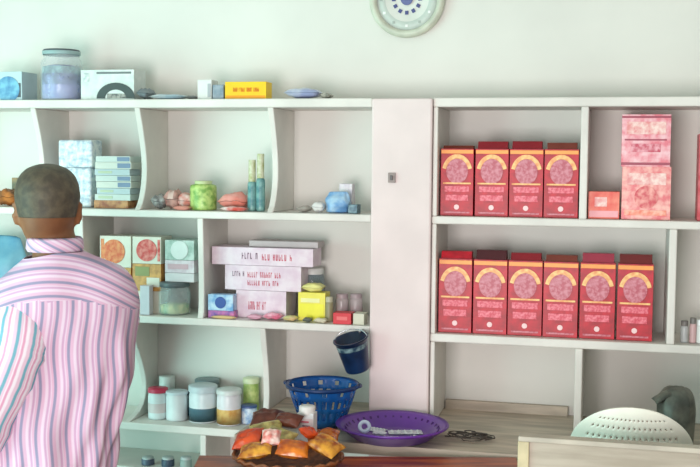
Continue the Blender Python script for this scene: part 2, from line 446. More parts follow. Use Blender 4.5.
# black bag behind the chair
bl,br=P(655,420,3.1).x,P(694,420,3.1).x; bw=br-bl; bh=P(675,386,3.1).z-ZL
mb=MB(); n=14; vs=[];fs=[]; 
rows=[(0,.9,.06),(.2,.98,.065),(.4,1.04,.065),(.6,1.04,.06),(.78,1.0,.055),(.92,.8,.04),(1.0,.55,.02)]
for i,(q,wf,dp) in enumerate(rows):
    for k in range(28):
        t=2*math.pi*k/28; wob=1+.22*noise.noise(Vector((cs(t)*2.6,sn(t)*2.6,q*5)))
        vs.append(((bw/2*wf*cs(t))*wob+.006*q, dp*sn(t)*wob, bh*q+ (.008*noise.noise(Vector((cs(t)*3,q,1))) if q>.6 else 0)))
for i in range(len(rows)-1):
    for k in range(28): fs.append((i*28+k,i*28+(k+1)%28,(i+1)*28+(k+1)%28,(i+1)*28+k))
fs+=[tuple(range(28))[::-1],tuple(range(6*28,7*28))]
BAGM=mat((74,76,70),.38,rgb2=(112,112,102),bump=1,scale=22)
mb.add(vs,fs,BAGM,True); bag=empty('plastic_bag',((bl+br)/2,3.1,ZL),label='crumpled dark grey bag on worktop behind the white chair',cat='bag')
mb.build('bag_body',(0,0,0),bag,sub=1)
ba=bag
mb=MB(); mb.pillow((0,0,0),(.055,.03,.016),BAGM,crumple=.2,seed=3); mb.build('tied_end',(-.035,-.03,bh*.86),bag,rot=(.4,-.5,.3))

def upbag(name,label,cat,x0,x1,yt,z,Y,th,m,crump=.12,seed=1,group=None,lean=0):
    xm=(x0+x1)/2; c,w=span(x0,x1,pybase(z,xm,Y),Y); h=hgt(xm,yt,Y,z); mb=MB(); n=20
    vs=[];fs=[];R_=14
    for i in range(R_+1):
        q=i/R_; wf=(.92+.10*math.sin(q*2.6))*(1-.22*max(0,q-.6)/.4); tf=(.55+.45*math.sin(math.pi*min(1,q*1.05+.12)))*(1-.75*max(0,q-.7)/.3)
        for k in range(28):
            t=2*math.pi*k/28; nn=1+crump*noise.noise(Vector((cs(t)*1.7+seed*3,sn(t)*1.7,q*3)))*2
            vs.append((w/2*wf*cs(t)*nn, th/2*max(tf,.15)*sn(t)*nn, h*q+(crump*.25*h*noise.noise(Vector((cs(t)*2,seed,1))) if q>.9 else 0)))
    fs=[(i*28+k,i*28+(k+1)%28,(i+1)*28+(k+1)%28,(i+1)*28+k) for i in range(R_) for k in range(28)]+[tuple(range(28))[::-1],tuple(range(R_*28,(R_+1)*28))]
    mb.add(vs,fs,m,True)
    return mb.build(name,(c,Y+th/2,z),label=label,cat=cat,group=group,sub=1)
# ---------------------------------------------------------------- goods on top of the left shelf
ZT=Z_TOP
TB=mat((70,124,170),.35,rgb2=(120,180,205),scale=30); NAVY=mat((50,66,120),.35,rgb2=(120,130,190),scale=45)
carton('medicine_box','pale blue box with dark side at far left of top shelf','box',-14,22,72,ZT,YF+.03,.10,mat((186,206,210),.4),[('c',.62,.38,.32,TB),('r',.84,.97,.1,.6,DGREY),('r',.1,.8,.02,.12,WHITE)])
# tall jar of blue sachets
yb=pybase(ZT,61,YF+.06); c,w=span(42,79,yb,YF+.06); hh=hgt(61,50,YF+.06,ZT); rr=w/2
j=empty('sachet_jar',(c,YF+.07,ZT),label='tall clear jar of blue sachets with dark lid on top shelf',cat='jar')
MB().lathe([(.0001,0),(rr*.95,0),(rr,.006),(rr,hh*.74),(rr*.86,hh*.84),(rr*.86,hh*.90),(.0001,hh*.90)],CLEAR,n=32).build('body',(0,0,0),j)
mb=MB(); mb.lathe([(.0001,.004),(rr*.93,.004,mat((110,118,196),.4,rgb2=(160,160,214),scale=50)),(rr*.93,hh*.30,NAVY),(rr*.93,hh*.52,mat((72,104,128),.4,rgb2=(150,190,200),scale=45)),(rr*.9,hh*.66),(rr*.5,hh*.70),(.0001,hh*.70)],NAVY,n=24); mb.build('sachets',(0,0,0),j)
MB().lathe([(rr*.90,hh*.895),(rr*.92,hh*.91),(rr*.92,hh*.965,DGREY),(rr*.86,hh),(.0001,hh)],mat((150,176,176),.4),n=32).build('lid',(0,0,0),j)
# white box with a dark arch
o,c,w,h=carton('medicine_box','white box with black arch picture on top shelf','box',81,134,70,ZT,YF+.03,.09,mat((214,218,214),.4,rgb2=(196,204,200),scale=30),[('r',.3,.95,.86,.93,mat((110,116,118),.4)),('arc',.66,.04,.36,.20,mat((60,66,66),.4)),('r',.5,.86,.04,.2,mat((170,168,160),.4,rgb2=(90,90,90),scale=80)),('r',.05,.16,.6,.9,mat((170,182,182),.4,rgb2=(214,218,214),scale=90))])
def packet(name,label,cat,x0,x1,hz,z,Y,dep,m,rz=0,crump=.15,m2=None,lift=0,tilt=0,group=None,seed=None):
    c,w=span(x0,x1,pybase(z,(x0+x1)/2,Y),Y); mb=MB()
    mb.pillow((0,0,hz/2),(w,dep,hz),m,crumple=crump,seed=seed if seed is not None else random.random()*9,m2=m2)
    zm=min(v.z for v in mb.v)
    for v in mb.v: v.z-=zm
    return mb.build(name,(c,Y+dep/2,z+lift),rot=(0,tilt,rz),label=label,cat=cat,group=group)
packet('wrapped_packet','dark grey packet slumped beside the black arch box','packet',136,147,.030,ZT,YF+.02,.08,mat((120,130,136),.4),crump=.3)
packet('wrapped_packet','flat pale blue packet lying on the top shelf','packet',148,183,.017,ZT,YF+.02,.07,mat((160,184,198),.35,rgb2=(206,214,216),scale=20),crump=.1)
packet('wrapped_packet','small thin dark packet lying before the white small box','packet',184,196,.012,ZT,YF+.02,.05,mat((110,112,112),.4),crump=.1)
carton('medicine_box','small plain white box left of the yellow box','box',197.5,211.5,80,ZT,YF+.03,.06,mat((222,222,218),.4),[('r',.72,.95,.1,.8,mat((170,172,176),.4))])
carton('medicine_box','small slate blue box touching the yellow box','box',212.5,223.5,85,ZT,YF+.03,.06,mat((108,126,142),.4,rgb2=(150,160,170),scale=40))
dd=[]; text(dd,.2,.82,.42,.66,mat((226,96,30),.4),1,3)
carton('medicine_box','bright yellow box with orange lettering on top shelf','box',225,266,82,ZT,YF+.03,.06,mat((248,200,10),.4),dd+[('r',.02,.98,.05,.2,mat((244,160,20),.4))])
packet('wrapped_packet','lavender blue packet lying flat right of yellow box','packet',283,318,.030,ZT,YF+.02,.08,mat((158,166,204),.35,rgb2=(206,210,222),scale=18),crump=.15,seed=2)
packet('wrapped_packet','small dark and cream packet at the end of top shelf','packet',319,330,.016,ZT,YF+.02,.05,mat((120,116,108),.4,rgb2=(200,196,184),scale=70),crump=.2)

# ---------------------------------------------------------------- upper left shelf
WB=mat((232,236,236),.35,rgb2=(168,182,198),scale=55,key='white_blue_print')
packet('snack_packet','orange brown packet at far left of upper shelf','packet',-8,14,.05,Z1,YF+.03,.09,mat((196,120,60),.4,rgb2=(120,80,50),scale=30),crump=.25)
carton('small_box','dark olive box partly behind the head','box',12,26,178,Z1,YF+.10,.05,mat((96,92,70),.4,rgb2=(150,120,80),scale=30))
o,c,w,h=carton('diaper_pack','lower of two white packs with blue print near head','pack',60,91,168,Z1,YF+.07,.08,WB,bevel=.008,group='white and blue packs')
carton('diaper_pack','upper of two white packs with blue print near head','pack',58,92,0,Z1+h+.0005,YF+.07,.08,WB,bevel=.008,hz=.093,group='white and blue packs')
# pile of thin packets
ph=[.021,.020,.022,.020,.021,.023,.020]; zz=Z1+.045
c0=[mat((206,212,206),.4),mat((188,200,204),.4),mat((214,214,204),.4)]
o,c,w,h=carton('snack_box','flat orange and brown box under pile of white boxes','box',94,128,201,Z1,YF+.05,.09,mat((206,150,96),.4,rgb2=(150,80,50),scale=40),hz=.026)
zz=Z1+.026
names=['lowest','second','third','fourth','fifth','sixth','top']
for k in range(7):
    x0=96+random.uniform(-1.5,1.5); x1=131+random.uniform(-1.5,1)
    carton('flat_box','pale flat box, %s of seven piled on the orange box'%names[k],'box',x0,x1,0,zz,YF+.05,.085,c0[k%3],[('r',.62,.98,.15,.85,mat((120,136,166),.4))] if k in(2,3,5,6) else [('r',.1,.5,.3,.7,mat((190,200,170),.4))],hz=ph[k]-.0007,group='pile of flat boxes')
    zz+=ph[k]
# second cell clutter
packet('snack_packet','dark packet with white corner at left of upper shelf clutter','packet',150,164,.04,Z1,YF+.03,.06,mat((110,104,104),.4,rgb2=(190,186,184),scale=50),crump=.3)
packet('snack_packet','crumpled pink brown packet left of the green jar','packet',162,178,.058,Z1,YF+.04,.07,mat((202,150,140),.4,rgb2=(150,110,104),scale=40),crump=.18,m2=mat((226,190,180),.4))
packet('snack_packet','rosy red packet touching the green jar','packet',176,191,.05,Z1,YF+.045,.06,mat((206,124,112),.4,rgb2=(228,196,190),scale=40),crump=.15)
packet('snack_packet','thin salmon packet at the shelf edge before pink packets','packet',172,189,.014,Z1,YF+.005,.035,mat((226,150,136),.4),crump=.1)
jar('sweet_jar','round lime green patterned jar on upper left shelf','jar',203.5,25,181,Z1,YF+.07,mat((182,204,120),.35,rgb2=(120,160,76),scale=55),mat((200,210,160),.4),.10,neck=.62)
packet('snack_packet','salmon red packet heap right of green jar','packet',217,246,.05,Z1,YF+.05,.08,mat((220,120,106),.4,rgb2=(232,160,150),scale=16),crump=.25)
packet('snack_packet','thin white and red packet in front of salmon packet','packet',219,246,.014,Z1,YF+.008,.035,mat((220,90,80),.4,rgb2=(240,220,216),scale=25),crump=.1)
TE=mat((130,170,164),.35,rgb2=(70,120,126),scale=40)
for px,yt,ds in ((252.0,160,'shorter teal bottle with olive cap beside divider'),(260.5,154,'taller teal bottle with olive cap against divider')):
    jar('tonic_bottle',ds,'bottle',px,8.6,yt,Z1,YF+.06,TE,mat((170,172,120),.4,rgb2=(206,206,180),scale=60),.42,neck=.75,group='teal bottles',lname='cap')
# third cell
packet('small_packet','small white packet left of the blue bag','packet',311,323,.030,Z1,YF+.03,.05,mat((232,230,228),.4),crump=.2)
upbag('blue_bag','bright blue and white bag on shelf near pillar','bag',323,348,192,Z1,YF+.03,.07,mat((110,160,210),.35,rgb2=(176,208,232),scale=30),crump=.15,seed=4)
carton('small_box','dark teal box at the right end before the pillar','box',348,357,205,Z1,YF+.03,.05,mat((50,84,104),.4,rgb2=(120,150,160),scale=60))
carton('small_box','pale violet slim box leaning behind the blue bag','box',339,352,184,Z1,YF+.105,.04,mat((206,196,206),.4,rgb2=(226,220,220),scale=40))
packet('snack_packet','low grey packet against the divider right side','packet',296,308,.018,Z1,YF+.04,.06,mat((180,172,164),.4),crump=.2)

# ---------------------------------------------------------------- middle left shelf, left cell
BL=mat((84,142,172),.4,rgb2=(120,172,188),scale=9,bump=.4)
upbag('blue_bag','large blue plastic bag at far left edge beside shoulder','bag',-44,19,236,Z2L,YF+.03,.13,BL,crump=.08,seed=6)
ORB=mat((236,226,210),.4); OR=mat((220,84,34),.4,rgb2=(240,150,90),scale=60); RD=mat((210,50,46),.4,rgb2=(236,140,130),scale=60); OC=mat((226,164,88),.4,rgb2=(190,130,70),scale=50)
def stackbox(x0,x1,heights,labels,mats,decs,z,Yf,dep,name,grp):
    zz=z
    for h_,l_,m_,d_ in zip(heights,labels,mats,decs):
        carton(name,l_,'box',x0,x1,0,zz,Yf,dep,m_,d_,hz=h_-.0008,group=grp); zz+=h_
sb=P(115,236,YF+.05).z-Z2L
stackbox(100,131,[.075,.075,sb-.15],['bottom box of stack nearest shoulder, white with orange','middle box of stack nearest shoulder, ochre print','top box of stack nearest shoulder, orange disc print'],[ORB,OC,ORB],[[('c',.5,.5,.3,OR)],[('r',.1,.9,.2,.8,ORB)],[('c',.45,.5,.36,OR),('r',.04,.14,.1,.9,OR)]],Z2L,YF+.05,.09,'milk_box','orange print boxes')
stackbox(132.5,161,[.075,.09,sb-.165],['bottom pale box under the ochre box','ochre and green box under the red disc box','top box with red disc print beside dark gap'],[ORB,OC,ORB],[[],[('r',.1,.6,.55,.9,mat((150,150,90),.4)),('r',.5,.95,.15,.5,ORB)],[('c',.5,.5,.36,RD),('r',.88,.97,.1,.9,RD)]],Z2L,YF+.05,.09,'milk_box','orange print boxes')
o,c,w,h=carton('white_box','slim dusky white carton standing at the shelf front','box',140,149.5,286,Z2L,YF+.015,.03,mat((212,206,214),.4))
gt=mat((196,208,200),.4,rgb2=(150,172,160),scale=40)
y0=Z2L
j=empty('glass_jar',(P(174,300,YF+.07).x,YF+.075,Z2L),label='squat clear jar with dark rim of yellow green sweets',cat='jar')
r_=.052; MB().lathe([(.0001,0),(r_*.95,0),(r_,.008),(r_,.07),(r_*.9,.088),(r_*.9,.094)],CLEAR,n=32).build('body',(0,0,0),j)
MB().lathe([(.0001,.004),(r_*.92,.004),(r_*.92,.032),(.0001,.038)],mat((216,208,140),.4,rgb2=(110,160,90),scale=50),n=24).build('sweets',(0,0,0),j)
MB().lathe([(r_*.92,.090),(r_*.96,.093),(r_*.96,.104),(r_*.9,.108),(.0001,.108)],mat((96,104,108),.3),n=32).build('lid',(0,0,0),j)
zz=Z2L+.1085
for k,(hz,l_,m_,d_) in enumerate([(.030,'white flat box resting on the squat clear jar',mat((224,214,216),.4),[]),(.042,'white box with pinkish print above the flat box',mat((226,214,218),.4,rgb2=(206,180,190),scale=30),[('r',.1,.8,.3,.7,mat((214,170,180),.4))]),(.066,'grey green tin box topping the pile by the divider',gt,[('c',.5,.5,.3,mat((222,226,222),.4))])]):
    carton('white_box',l_,'box',165,194,0,zz,YF+.05,.09,m_,d_,hz=hz-.0008,group='boxes piled on clear jar'); zz+=hz

# middle left shelf, right cell: stepped pile of white boxes with red print
WR=mat((226,210,218),.4,rgb2=(214,190,204),scale=24); TX=mat((208,90,110),.4); TXD=mat((120,90,110),.4)
def zt(py,px=265,Y=YF+.06): return P(px,py,Y).z
A=zt(291)-Z2L; d1=[]; text(d1,.25,.6,.3,.6,TX,1,5)
carton('white_box','lowest white box with red print of stepped pile','box',236,286,0,Z2L,YF+.06,.11,WR,d1,hz=A-.0008,group='stepped pile of white boxes')
B=zt(266)-zt(291); d2=[]; text(d2,.3,.75,.52,.74,TX,1,7); text(d2,.3,.7,.2,.4,TX,1,9); text(d2,.1,.25,.55,.75,TXD,1,4)
carton('white_box','middle white box with two red print lines','box',225,301,0,Z2L+A,YF+.06,.11,WR,d2,hz=B-.0008,group='stepped pile of white boxes')
C_=zt(248)-zt(266); d3=[]; text(d3,.3,.44,.35,.7,TXD,1,8); text(d3,.5,.8,.3,.65,TX,1,6)
carton('white_box','wide top white box of the stepped pile','box',212,313,0,Z2L+A+B,YF+.06,.10,WR,d3,hz=C_-.0008,group='stepped pile of white boxes')
carton('grey_box','flat grey box lying on top of stepped white pile','box',249,318,0,Z2L+A+B+C_,YF+.09,.08,mat((188,178,178),.5),[],hz=.020)
BP=mat((110,160,206),.35,rgb2=(190,214,230),scale=40)
carton('small_box','pink purple low box under blue box by divider','box',208,234,0,Z2L,YF+.02,.035,mat((206,120,170),.4,rgb2=(120,90,160),scale=50),[],hz=.024,group='blue and pink small boxes')
carton('small_box','blue and white box on the pink purple box','box',208,233,0,Z2L+.0245,YF+.02,.035,BP,[('c',.5,.5,.22,mat((60,90,160),.4))],hz=.052,group='blue and pink small boxes')
packet('small_packet','flat orange cream packet at shelf edge under blue box','packet',210,236,.010,Z2L,YF+.001,.018,mat((230,196,140),.4),crump=.05)
packet('small_packet','bright pink packet before the stepped white pile','packet',262,281,.020,Z2L,YF+.012,.04,mat((226,110,140),.4,rgb2=(240,180,196),scale=40),crump=.2)
packet('small_packet','pale rose packet left of the bright pink packet','packet',246,261,.014,Z2L,YF+.01,.035,mat((228,170,190),.4),crump=.2)
packet('small_packet','small tan packet between pink packet and yellow pack','packet',282,296,.016,Z2L,YF+.01,.035,mat((226,190,140),.4,rgb2=(196,200,140),scale=40),crump=.2)
# yellow pack in a clear bag
o,c,w,h=carton('custard_pack','yellow pack with pale top right of stepped pile','pack',298,325,293,Z2L,YF+.05,.06,mat((236,224,90),.35),[('r',.05,.95,.12,.6,mat((240,232,60),.35)),('r',.1,.8,.65,.8,mat((240,236,170),.35))],bevel=.004)
packet('custard_pack','pale yellow small pack lying on the yellow pack','pack',301,322,.026,Z2L+h,YF+.05,.05,mat((240,232,150),.4),crump=.2)
jar('clear_jar','tall clear jar behind the yellow packs','jar',313,22,268,Z2L,YF+.175,CLEARG,mat((214,214,210),.4),.12)
jar('small_jar','olive lidded little jar right of yellow pack','jar',329,8,297,Z2L,YF+.06,mat((150,144,110),.4),mat((190,186,160),.4),.2)
for px,l_ in ((342,'clear tumbler jar behind the red box'),(356,'clear tumbler jar at shelf end by pillar')):
    jar('clear_jar',l_,'jar',px,13,294,Z2L,YF+.12,mat((206,190,192),.1,alpha=.55),mat((170,150,154),.4),.15,content=mat((214,180,184),.5,rgb2=(190,140,150),scale=60),group='clear jars near pillar')
carton('small_box','small bright red box at shelf edge','box',333,351,313.5,Z2L,YF+.012,.05,mat((216,48,58),.4),[('r',.2,.8,.35,.7,mat((236,110,110),.4))])
carton('small_box','small pale green cream box right of red box','box',353,364,314,Z2L,YF+.012,.05,mat((214,212,190),.4))
packet('small_packet','dark little packet left of the cream bottle cap','packet',302,311,.014,Z2L,YF+.005,.03,mat((100,104,96),.4),crump=.2)
packet('small_packet','off white little packet under the yellow pack','packet',313,326,.014,Z2L,YF+.005,.03,mat((224,216,190),.4),crump=.2)

# ---------------------------------------------------------------- lower left shelf: tins
WT=mat((228,232,234),.3)
def tin(label,px,wp,yt,Y,body,lid,band=None,lidh=.12,neck=.98,name='tin'):
    return jar(name,label,'tin',px,wp,yt,Z3,Y,body,lid,lidh,band=band,neck=neck,group='tins on lowest shelf')
tin('white tin with a red lid at left of lowest shelf',158,18,388,YF+.08,WT,mat((206,60,90),.4),(.25,.6,mat((224,206,206),.4)))
tin('plain white tin between red lid tin and dark lid jar',177,20,391,YF+.08,WT,mat((210,220,226),.4),None,.08)
tin('white lidded tin with dark slate lower label',203,26,385,YF+.085,mat((222,228,232),.3),mat((200,210,216),.35),(.05,.48,mat((80,112,126),.35)),.16)
tin('white tin with ochre and yellow lower label',229,23,389,YF+.07,mat((226,222,226),.3),mat((214,216,214),.35),(.04,.52,mat((226,190,120),.35,rgb2=(206,150,80),scale=40)),.12)
tin('small blue and white tin under the lime tin',249,15,405,YF+.10,mat((120,156,200),.35,rgb2=(220,230,240),scale=40),mat((70,90,140),.4),None,.1)
tin('short dark slate tin behind the white ones',190,13,392,YF+.16,mat((66,78,98),.4),mat((50,60,80),.4))
tin('tall pale tin with round grey cap at the back',167,14,376,YF+.175,mat((176,196,190),.4),mat((214,220,214),.4),None,.35)
tin('grey green tin at the back behind slate label tin',207,22,379,YF+.18,mat((140,160,160),.4),mat((120,136,140),.4))
tin('lime and cream tin at the back beside the divider',251,15,378,YF+.19,mat((206,216,140),.4,rgb2=(150,180,90),scale=40),mat((226,232,190),.4))
# bottom shelf bits
for px,wp,m_,l_ in ((148,12,mat((90,100,120),.4),'dark jar on bottom left shelf, left one'),(168,12,mat((70,84,104),.4),'dark jar on bottom left shelf, middle one'),(186,11,mat((150,166,160),.4),'grey green jar on bottom left shelf, right one')):
    jar('small_jar',l_,'jar',px,wp,457,.565,YF+.05,m_,mat((190,196,196),.4),.2,group='jars on bottom left shelf')

# ---------------------------------------------------------------- blue basket
c=P(322.5,400,3.118); bc=empty('plastic_basket',(c.x,3.118,ZL),label='blue perforated plastic basket on worktop beside the pillar',cat='basket')
rim=36.3*3.1/F/.965; zr=P(325,384,3.10).z-ZL
BLU=mat((28,104,176),.25,rgb2=(20,84,160),scale=8,key='blue_plastic'); DBL=mat((16,52,104),.3)
mb=MB(); n=48; rows=10; vs=[];fs=[]
pr=lambda q:(rim*(.52+.48*q**.7))
for i in range(rows+1):
    q=i/rows
    for k in range(n):
        t=2*math.pi*k/n; vs.append((pr(q)*cs(t),pr(q)*sn(t),.004+(zr-.006)*q))
for i in range(rows):
    for k in range(n):
        if i in(2,3,5,6,8) and k%2==0 and not (i in(8,) and k%4==0): continue
        fs.append((i*n+k,i*n+(k+1)%n,(i+1)*n+(k+1)%n,(i+1)*n+k))
fs.append(tuple(range(n))[::-1])
mb.add(vs,fs,BLU,True); o=mb.build('bowl',(0,0,0),bc); s=o.modifiers.new('solid','SOLIDIFY'); s.thickness=.0025
mb=MB(); mb.lathe([(rim*.96,zr-.010),(rim*1.04,zr-.012),(rim*1.05,zr-.004),(rim*1.0,zr),(rim*.96,zr-.004)],DBL,n=48); mb.build('rim',(0,0,0),bc)
for s_ in(-1,1):
    MB().tube([(s_*(rim*1.02+.009*sn(k*math.pi/8)),-.025+.05*k/8,zr-.005) for k in range(9)],.004,DBL).build('handle',(0,0,0),bc)

# purple tray
pc=PZ(391,442,ZL); pc=Vector((P(392,440,3.03).x,3.03,ZL))
PU=mat((104,52,150),.3,rgb2=(84,40,132),scale=6,key='purple_plastic'); PUD=mat((70,30,104),.35)
tr=empty('plastic_tray',(pc.x,pc.y,ZL),label='wide round purple plastic tray holding pale packets',cat='tray')
R_=58.5*3.0/F/.99
mb=MB(); mb.lathe([(.0001,0),(R_*.62,0),(R_*.68,.004),(R_*.93,.034),(R_,.040),(R_*1.005,.043),(R_*.99,.046),(R_*.91,.040),(R_*.66,.010),(R_*.62,.0065),(.0001,.006)],PU,n=64,sy=.98); mb.build('tray_body',(0,0,0),tr)
mb=MB()
for k in range(36):
    a=2*math.pi*k/36; Mk=Matrix.Rotation(a,4,'Z')@Matrix.Translation((R_*.80,0,.0262))@Matrix.Rotation(-math.radians(52),4,'Y')
    mb.box((0,0,.0004),(.020,.006,.0015),PUD,M=Mk)
mb.build('slot_ring',(0,0,0),tr)
SILV=mat((222,222,226),.3,rgb2=(180,182,192),scale=50,metal=.1)
def blister(label,dx,dy,rz,w=.075,d=.03,m=SILV,z=.0075):
    mb=MB(); mb.box((0,0,.0012),(w,d,.0016),m)
    for i in range(5):
        for jj in range(2):
            mb.lathe([(.0045,0),(.004,.002),(.002,.0034),(.0001,.0036)],WHITE,c=(-w*.38+i*w*.19,(jj-.5)*d*.5,.002),n=10)
    mb.build('blister_pack',(pc.x+dx,pc.y+dy,ZL+z),rz=rz,label=label,cat='blister pack',group='packs in the purple tray')
blister('silver blister strip at centre front of purple tray',.005,-.045,.12,.10,.05,z=.009)
blister('silver blister strip at right back of purple tray',.03,.045,.3,.10,.045)
blister('silver blister strip at left back of purple tray',-.06,.05,-.3,.06,.04)
blister('greyish blister strip at right front of purple tray',.078,-.012,-.5,.05,.03,mat((120,116,130),.3))
mb=MB(); mb.lathe([(.009,0),(.019,0),(.019,.016),(.009,.016),(.009,0)],mat((214,220,240),.4),n=24)
mb.build('tape_roll',(pc.x-.082,pc.y-.004,ZL+.0285),rot=(math.radians(72),0,.3),label='small pale blue white roll at left of purple tray',cat='roll')
packet('small_packet','crumpled white packet at middle of purple tray','packet',372,386,.012,ZL+.008,pc.y-.02,.02,mat((220,216,226),.4),crump=.3)

# small dark bucket hung from the shelf edge
kb=P(358,352,3.19); bk=empty('small_bucket',(kb.x,3.19,kb.z-.055),rot=(math.radians(14),math.radians(-10),0),label='small dark blue bucket hanging tilted by the pillar',cat='bucket')
NB=mat((26,50,86),.28,rgb2=(16,30,54),scale=14); r1=.052; r0=.036; bh=.105
mb=MB(); mb.lathe([(.0001,0),(r0,0),(r0+.002,.004),(r0+(r1-r0)*.72,bh*.72,mat((150,176,176),.35,rgb2=(40,66,84),scale=40)),(r0+(r1-r0)*.86,bh*.86),(r1,bh*.97),(r1*1.06,bh*.97),(r1*1.06,bh),(r1*.96,bh),(r0*.95,.006),(.0001,.004)],NB,n=40); mb.build('bucket_body',(0,0,0),bk)
ht=Vector((0,.025,bh+.03))
MB().tube([(r1*cs(math.pi*k/14), .020*sn(math.pi*k/14), bh*.95+.026*sn(math.pi*k/14)) for k in range(15)],.0016,STEEL).build('handle',(0,0,0),bk)
hp=P(356,326,YF); 
MB().tube([(0,.0,0),(0,-.035,0),(0,-.052,-.004),(0,-.056,.008)],.002,STEEL).build('hook',(kb.x+.004,YF,Z2L-.012),label='thin metal hook in the shelf edge holding the bucket',cat='hook')

# ---------------------------------------------------------------- amber clutter on the table
AM=mat((224,124,34),.2,rgb2=(160,66,22),scale=24,bump=.5,key='amber_wrap'); AM2=mat((216,150,50),.25,rgb2=(140,66,24),scale=30,bump=.5)
YG=mat((196,180,110),.3,rgb2=(130,104,60),scale=30,bump=.4); RO=mat((214,78,30),.3,rgb2=(170,50,24),scale=20); BR=mat((120,62,44),.35,rgb2=(80,36,28),scale=20,bump=.3)
def heap(label,px,py,w,d,h,m,z=0.0,rot=(0,0,0),seed=1,name='snack_packet'):
    c=PZ(px,py,ZL+z); mb=MB(); mb.pillow((0,0,0),(w,d,h),m,crumple=.25,seed=seed)
    Mx=Matrix.Rotation(rot[0],4,'X')@Matrix.Rotation(rot[1],4,'Y')
    vv=[Mx@v for v in mb.v]; zm=min(v.z for v in vv)
    mb.build(name,(c.x,c.y,ZL+z-zm-.003),rot=rot,label=label,cat='packet')
# shallow brown wicker basket holding them
bp=PZ(292,458,ZL); bxx=Vector((PZ(294,460,ZL).x,2.68,ZL-.003))
wb=empty('wicker_basket',bxx,label='shallow brown wicker basket heaped with amber packets',cat='basket')
mb=MB(); WK=mat((140,80,44),.5,rgb2=(90,48,28),scale=50,bump=.8)
mb.lathe([(.0001,0),(.11,0),(.145,.026),(.148,.030),(.140,.030),(.11,.007),(.0001,.006)],WK,n=48,sy=.85); mb.build('bowl',(0,0,0),wb)
pts=[]
for k in range(97):
    a=2*math.pi*k/96; pts.append((.145*cs(a),.123*sn(a),.030+.003*math.sin(k*math.pi/2)))
mb=MB(); mb.tube(pts[:-1],.005,WK,closed=True); mb.build('rim',(0,0,0),wb)
def bh_(label,dx,dy,z,w,d,h,m,rot,seed,name='snack_packet'):
    mb=MB(); mb.pillow((0,0,0),(w,d,h),m,crumple=.16,seed=seed,n=16)
    mb.build(name,(bxx.x+dx,bxx.y+dy,bxx.z+z),rot=rot,label=label,cat='packet',group='packets heaped in wicker basket')
PKS=[('amber packet at front middle of wicker basket heap',.03,-.055,0.054,.085,.065,.034,AM,(.35,.1,.2),1),
('amber packet at right of wicker basket heap',.112,-.01,0.058,.085,.065,.034,AM2,(.3,.35,-.3),2),
('golden packet at back right of wicker basket heap',.085,.055,.048,.085,.06,.034,AM,(.5,.2,.5),3),
('olive yellow packet at back left of wicker basket heap',-.085,.068,.066,.09,.06,.032,YG,(.6,-.2,.3),4),
('orange red packet at left of wicker basket heap',-.118,.0,0.058,.08,.07,.034,RO,(.4,-.3,0),5),
('dull brown packet at the back middle of wicker basket heap',-.035,.115,.088,.08,.045,.036,BR,(.6,0,-.2),6),
('olive gold packet at centre of wicker basket heap',-.030,.015,.066,.09,.055,.030,YG,(.5,.1,-.3),7),
('pale pink white packet at front of wicker basket heap',-.035,-.045,.078,.05,.045,.035,mat((226,200,190),.4,rgb2=(210,110,100),scale=40),(.7,0,.2),8),
('dark amber packet low at front left of wicker basket heap',-.070,-.075,0.048,.09,.06,.03,AM2,(.3,-.2,.1),9),
('rust coloured packet at far right edge of the heap',.055,.020,.082,.045,.04,.026,RO,(.3,.2,1.0),11)]
for a in PKS: bh_(a[0],a[1]*.94,a[2]*.92,a[3]+.008,*a[4:])
def wp(label,px,py,w,d,h,m,rot,seed,z=0):
    c=PZ(px,py,ZL); mb=MB(); mb.pillow((0,0,0),(w,d,h),m,crumple=.16,seed=seed,n=16)
    Mx=Matrix.Rotation(rot[0],4,'X')@Matrix.Rotation(rot[1],4,'Y'); zm=min((Mx@v).z for v in mb.v)
    mb.build('snack_packet',(c.x,c.y,ZL-zm+z),rot=rot,label=label,cat='packet')
wp('dark brown packet on the worktop by the shelf divider',268,430,.10,.09,.05,BR,(.25,0,.2),21)
wp('small olive packet on worktop left of the white bottle',251,447,.075,.06,.035,YG,(.2,.1,-.3),22)
wp('large amber packet on worktop between bottle and purple tray',325,449,.078,.07,.045,AM,(.3,-.1,.1),23)
# white square bottle
bty=2.84; 
zb_=bxx.z+.06; h=P(307,405,bty).z-ZL
bo=empty('white_bottle',(P(307,430,bty).x,bty,ZL-.003),label='small square white bottle with red print before blue basket',cat='bottle')
mb=MB(); mb.box((0,0,h*.43),(.047,.038,h*.86),WHITE); mb.box((0,-.0195,h*.62),(.044,.0012,h*.26),mat((232,214,214),.4)); mb.box((-.004,-.0207,h*.68),(.030,.0012,h*.035),TX); mb.box((.003,-.0207,h*.59),(.022,.0012,h*.03),TXD); mb.build('body',(0,0,0),bo,bevel=.006)
mb=MB(); mb.lathe([(.0225,h*.83),(.0225,h*.985),(.021,h),(.0001,h)],mat((232,226,222),.4),n=24); mb.build('cap',(0,0,0),bo)

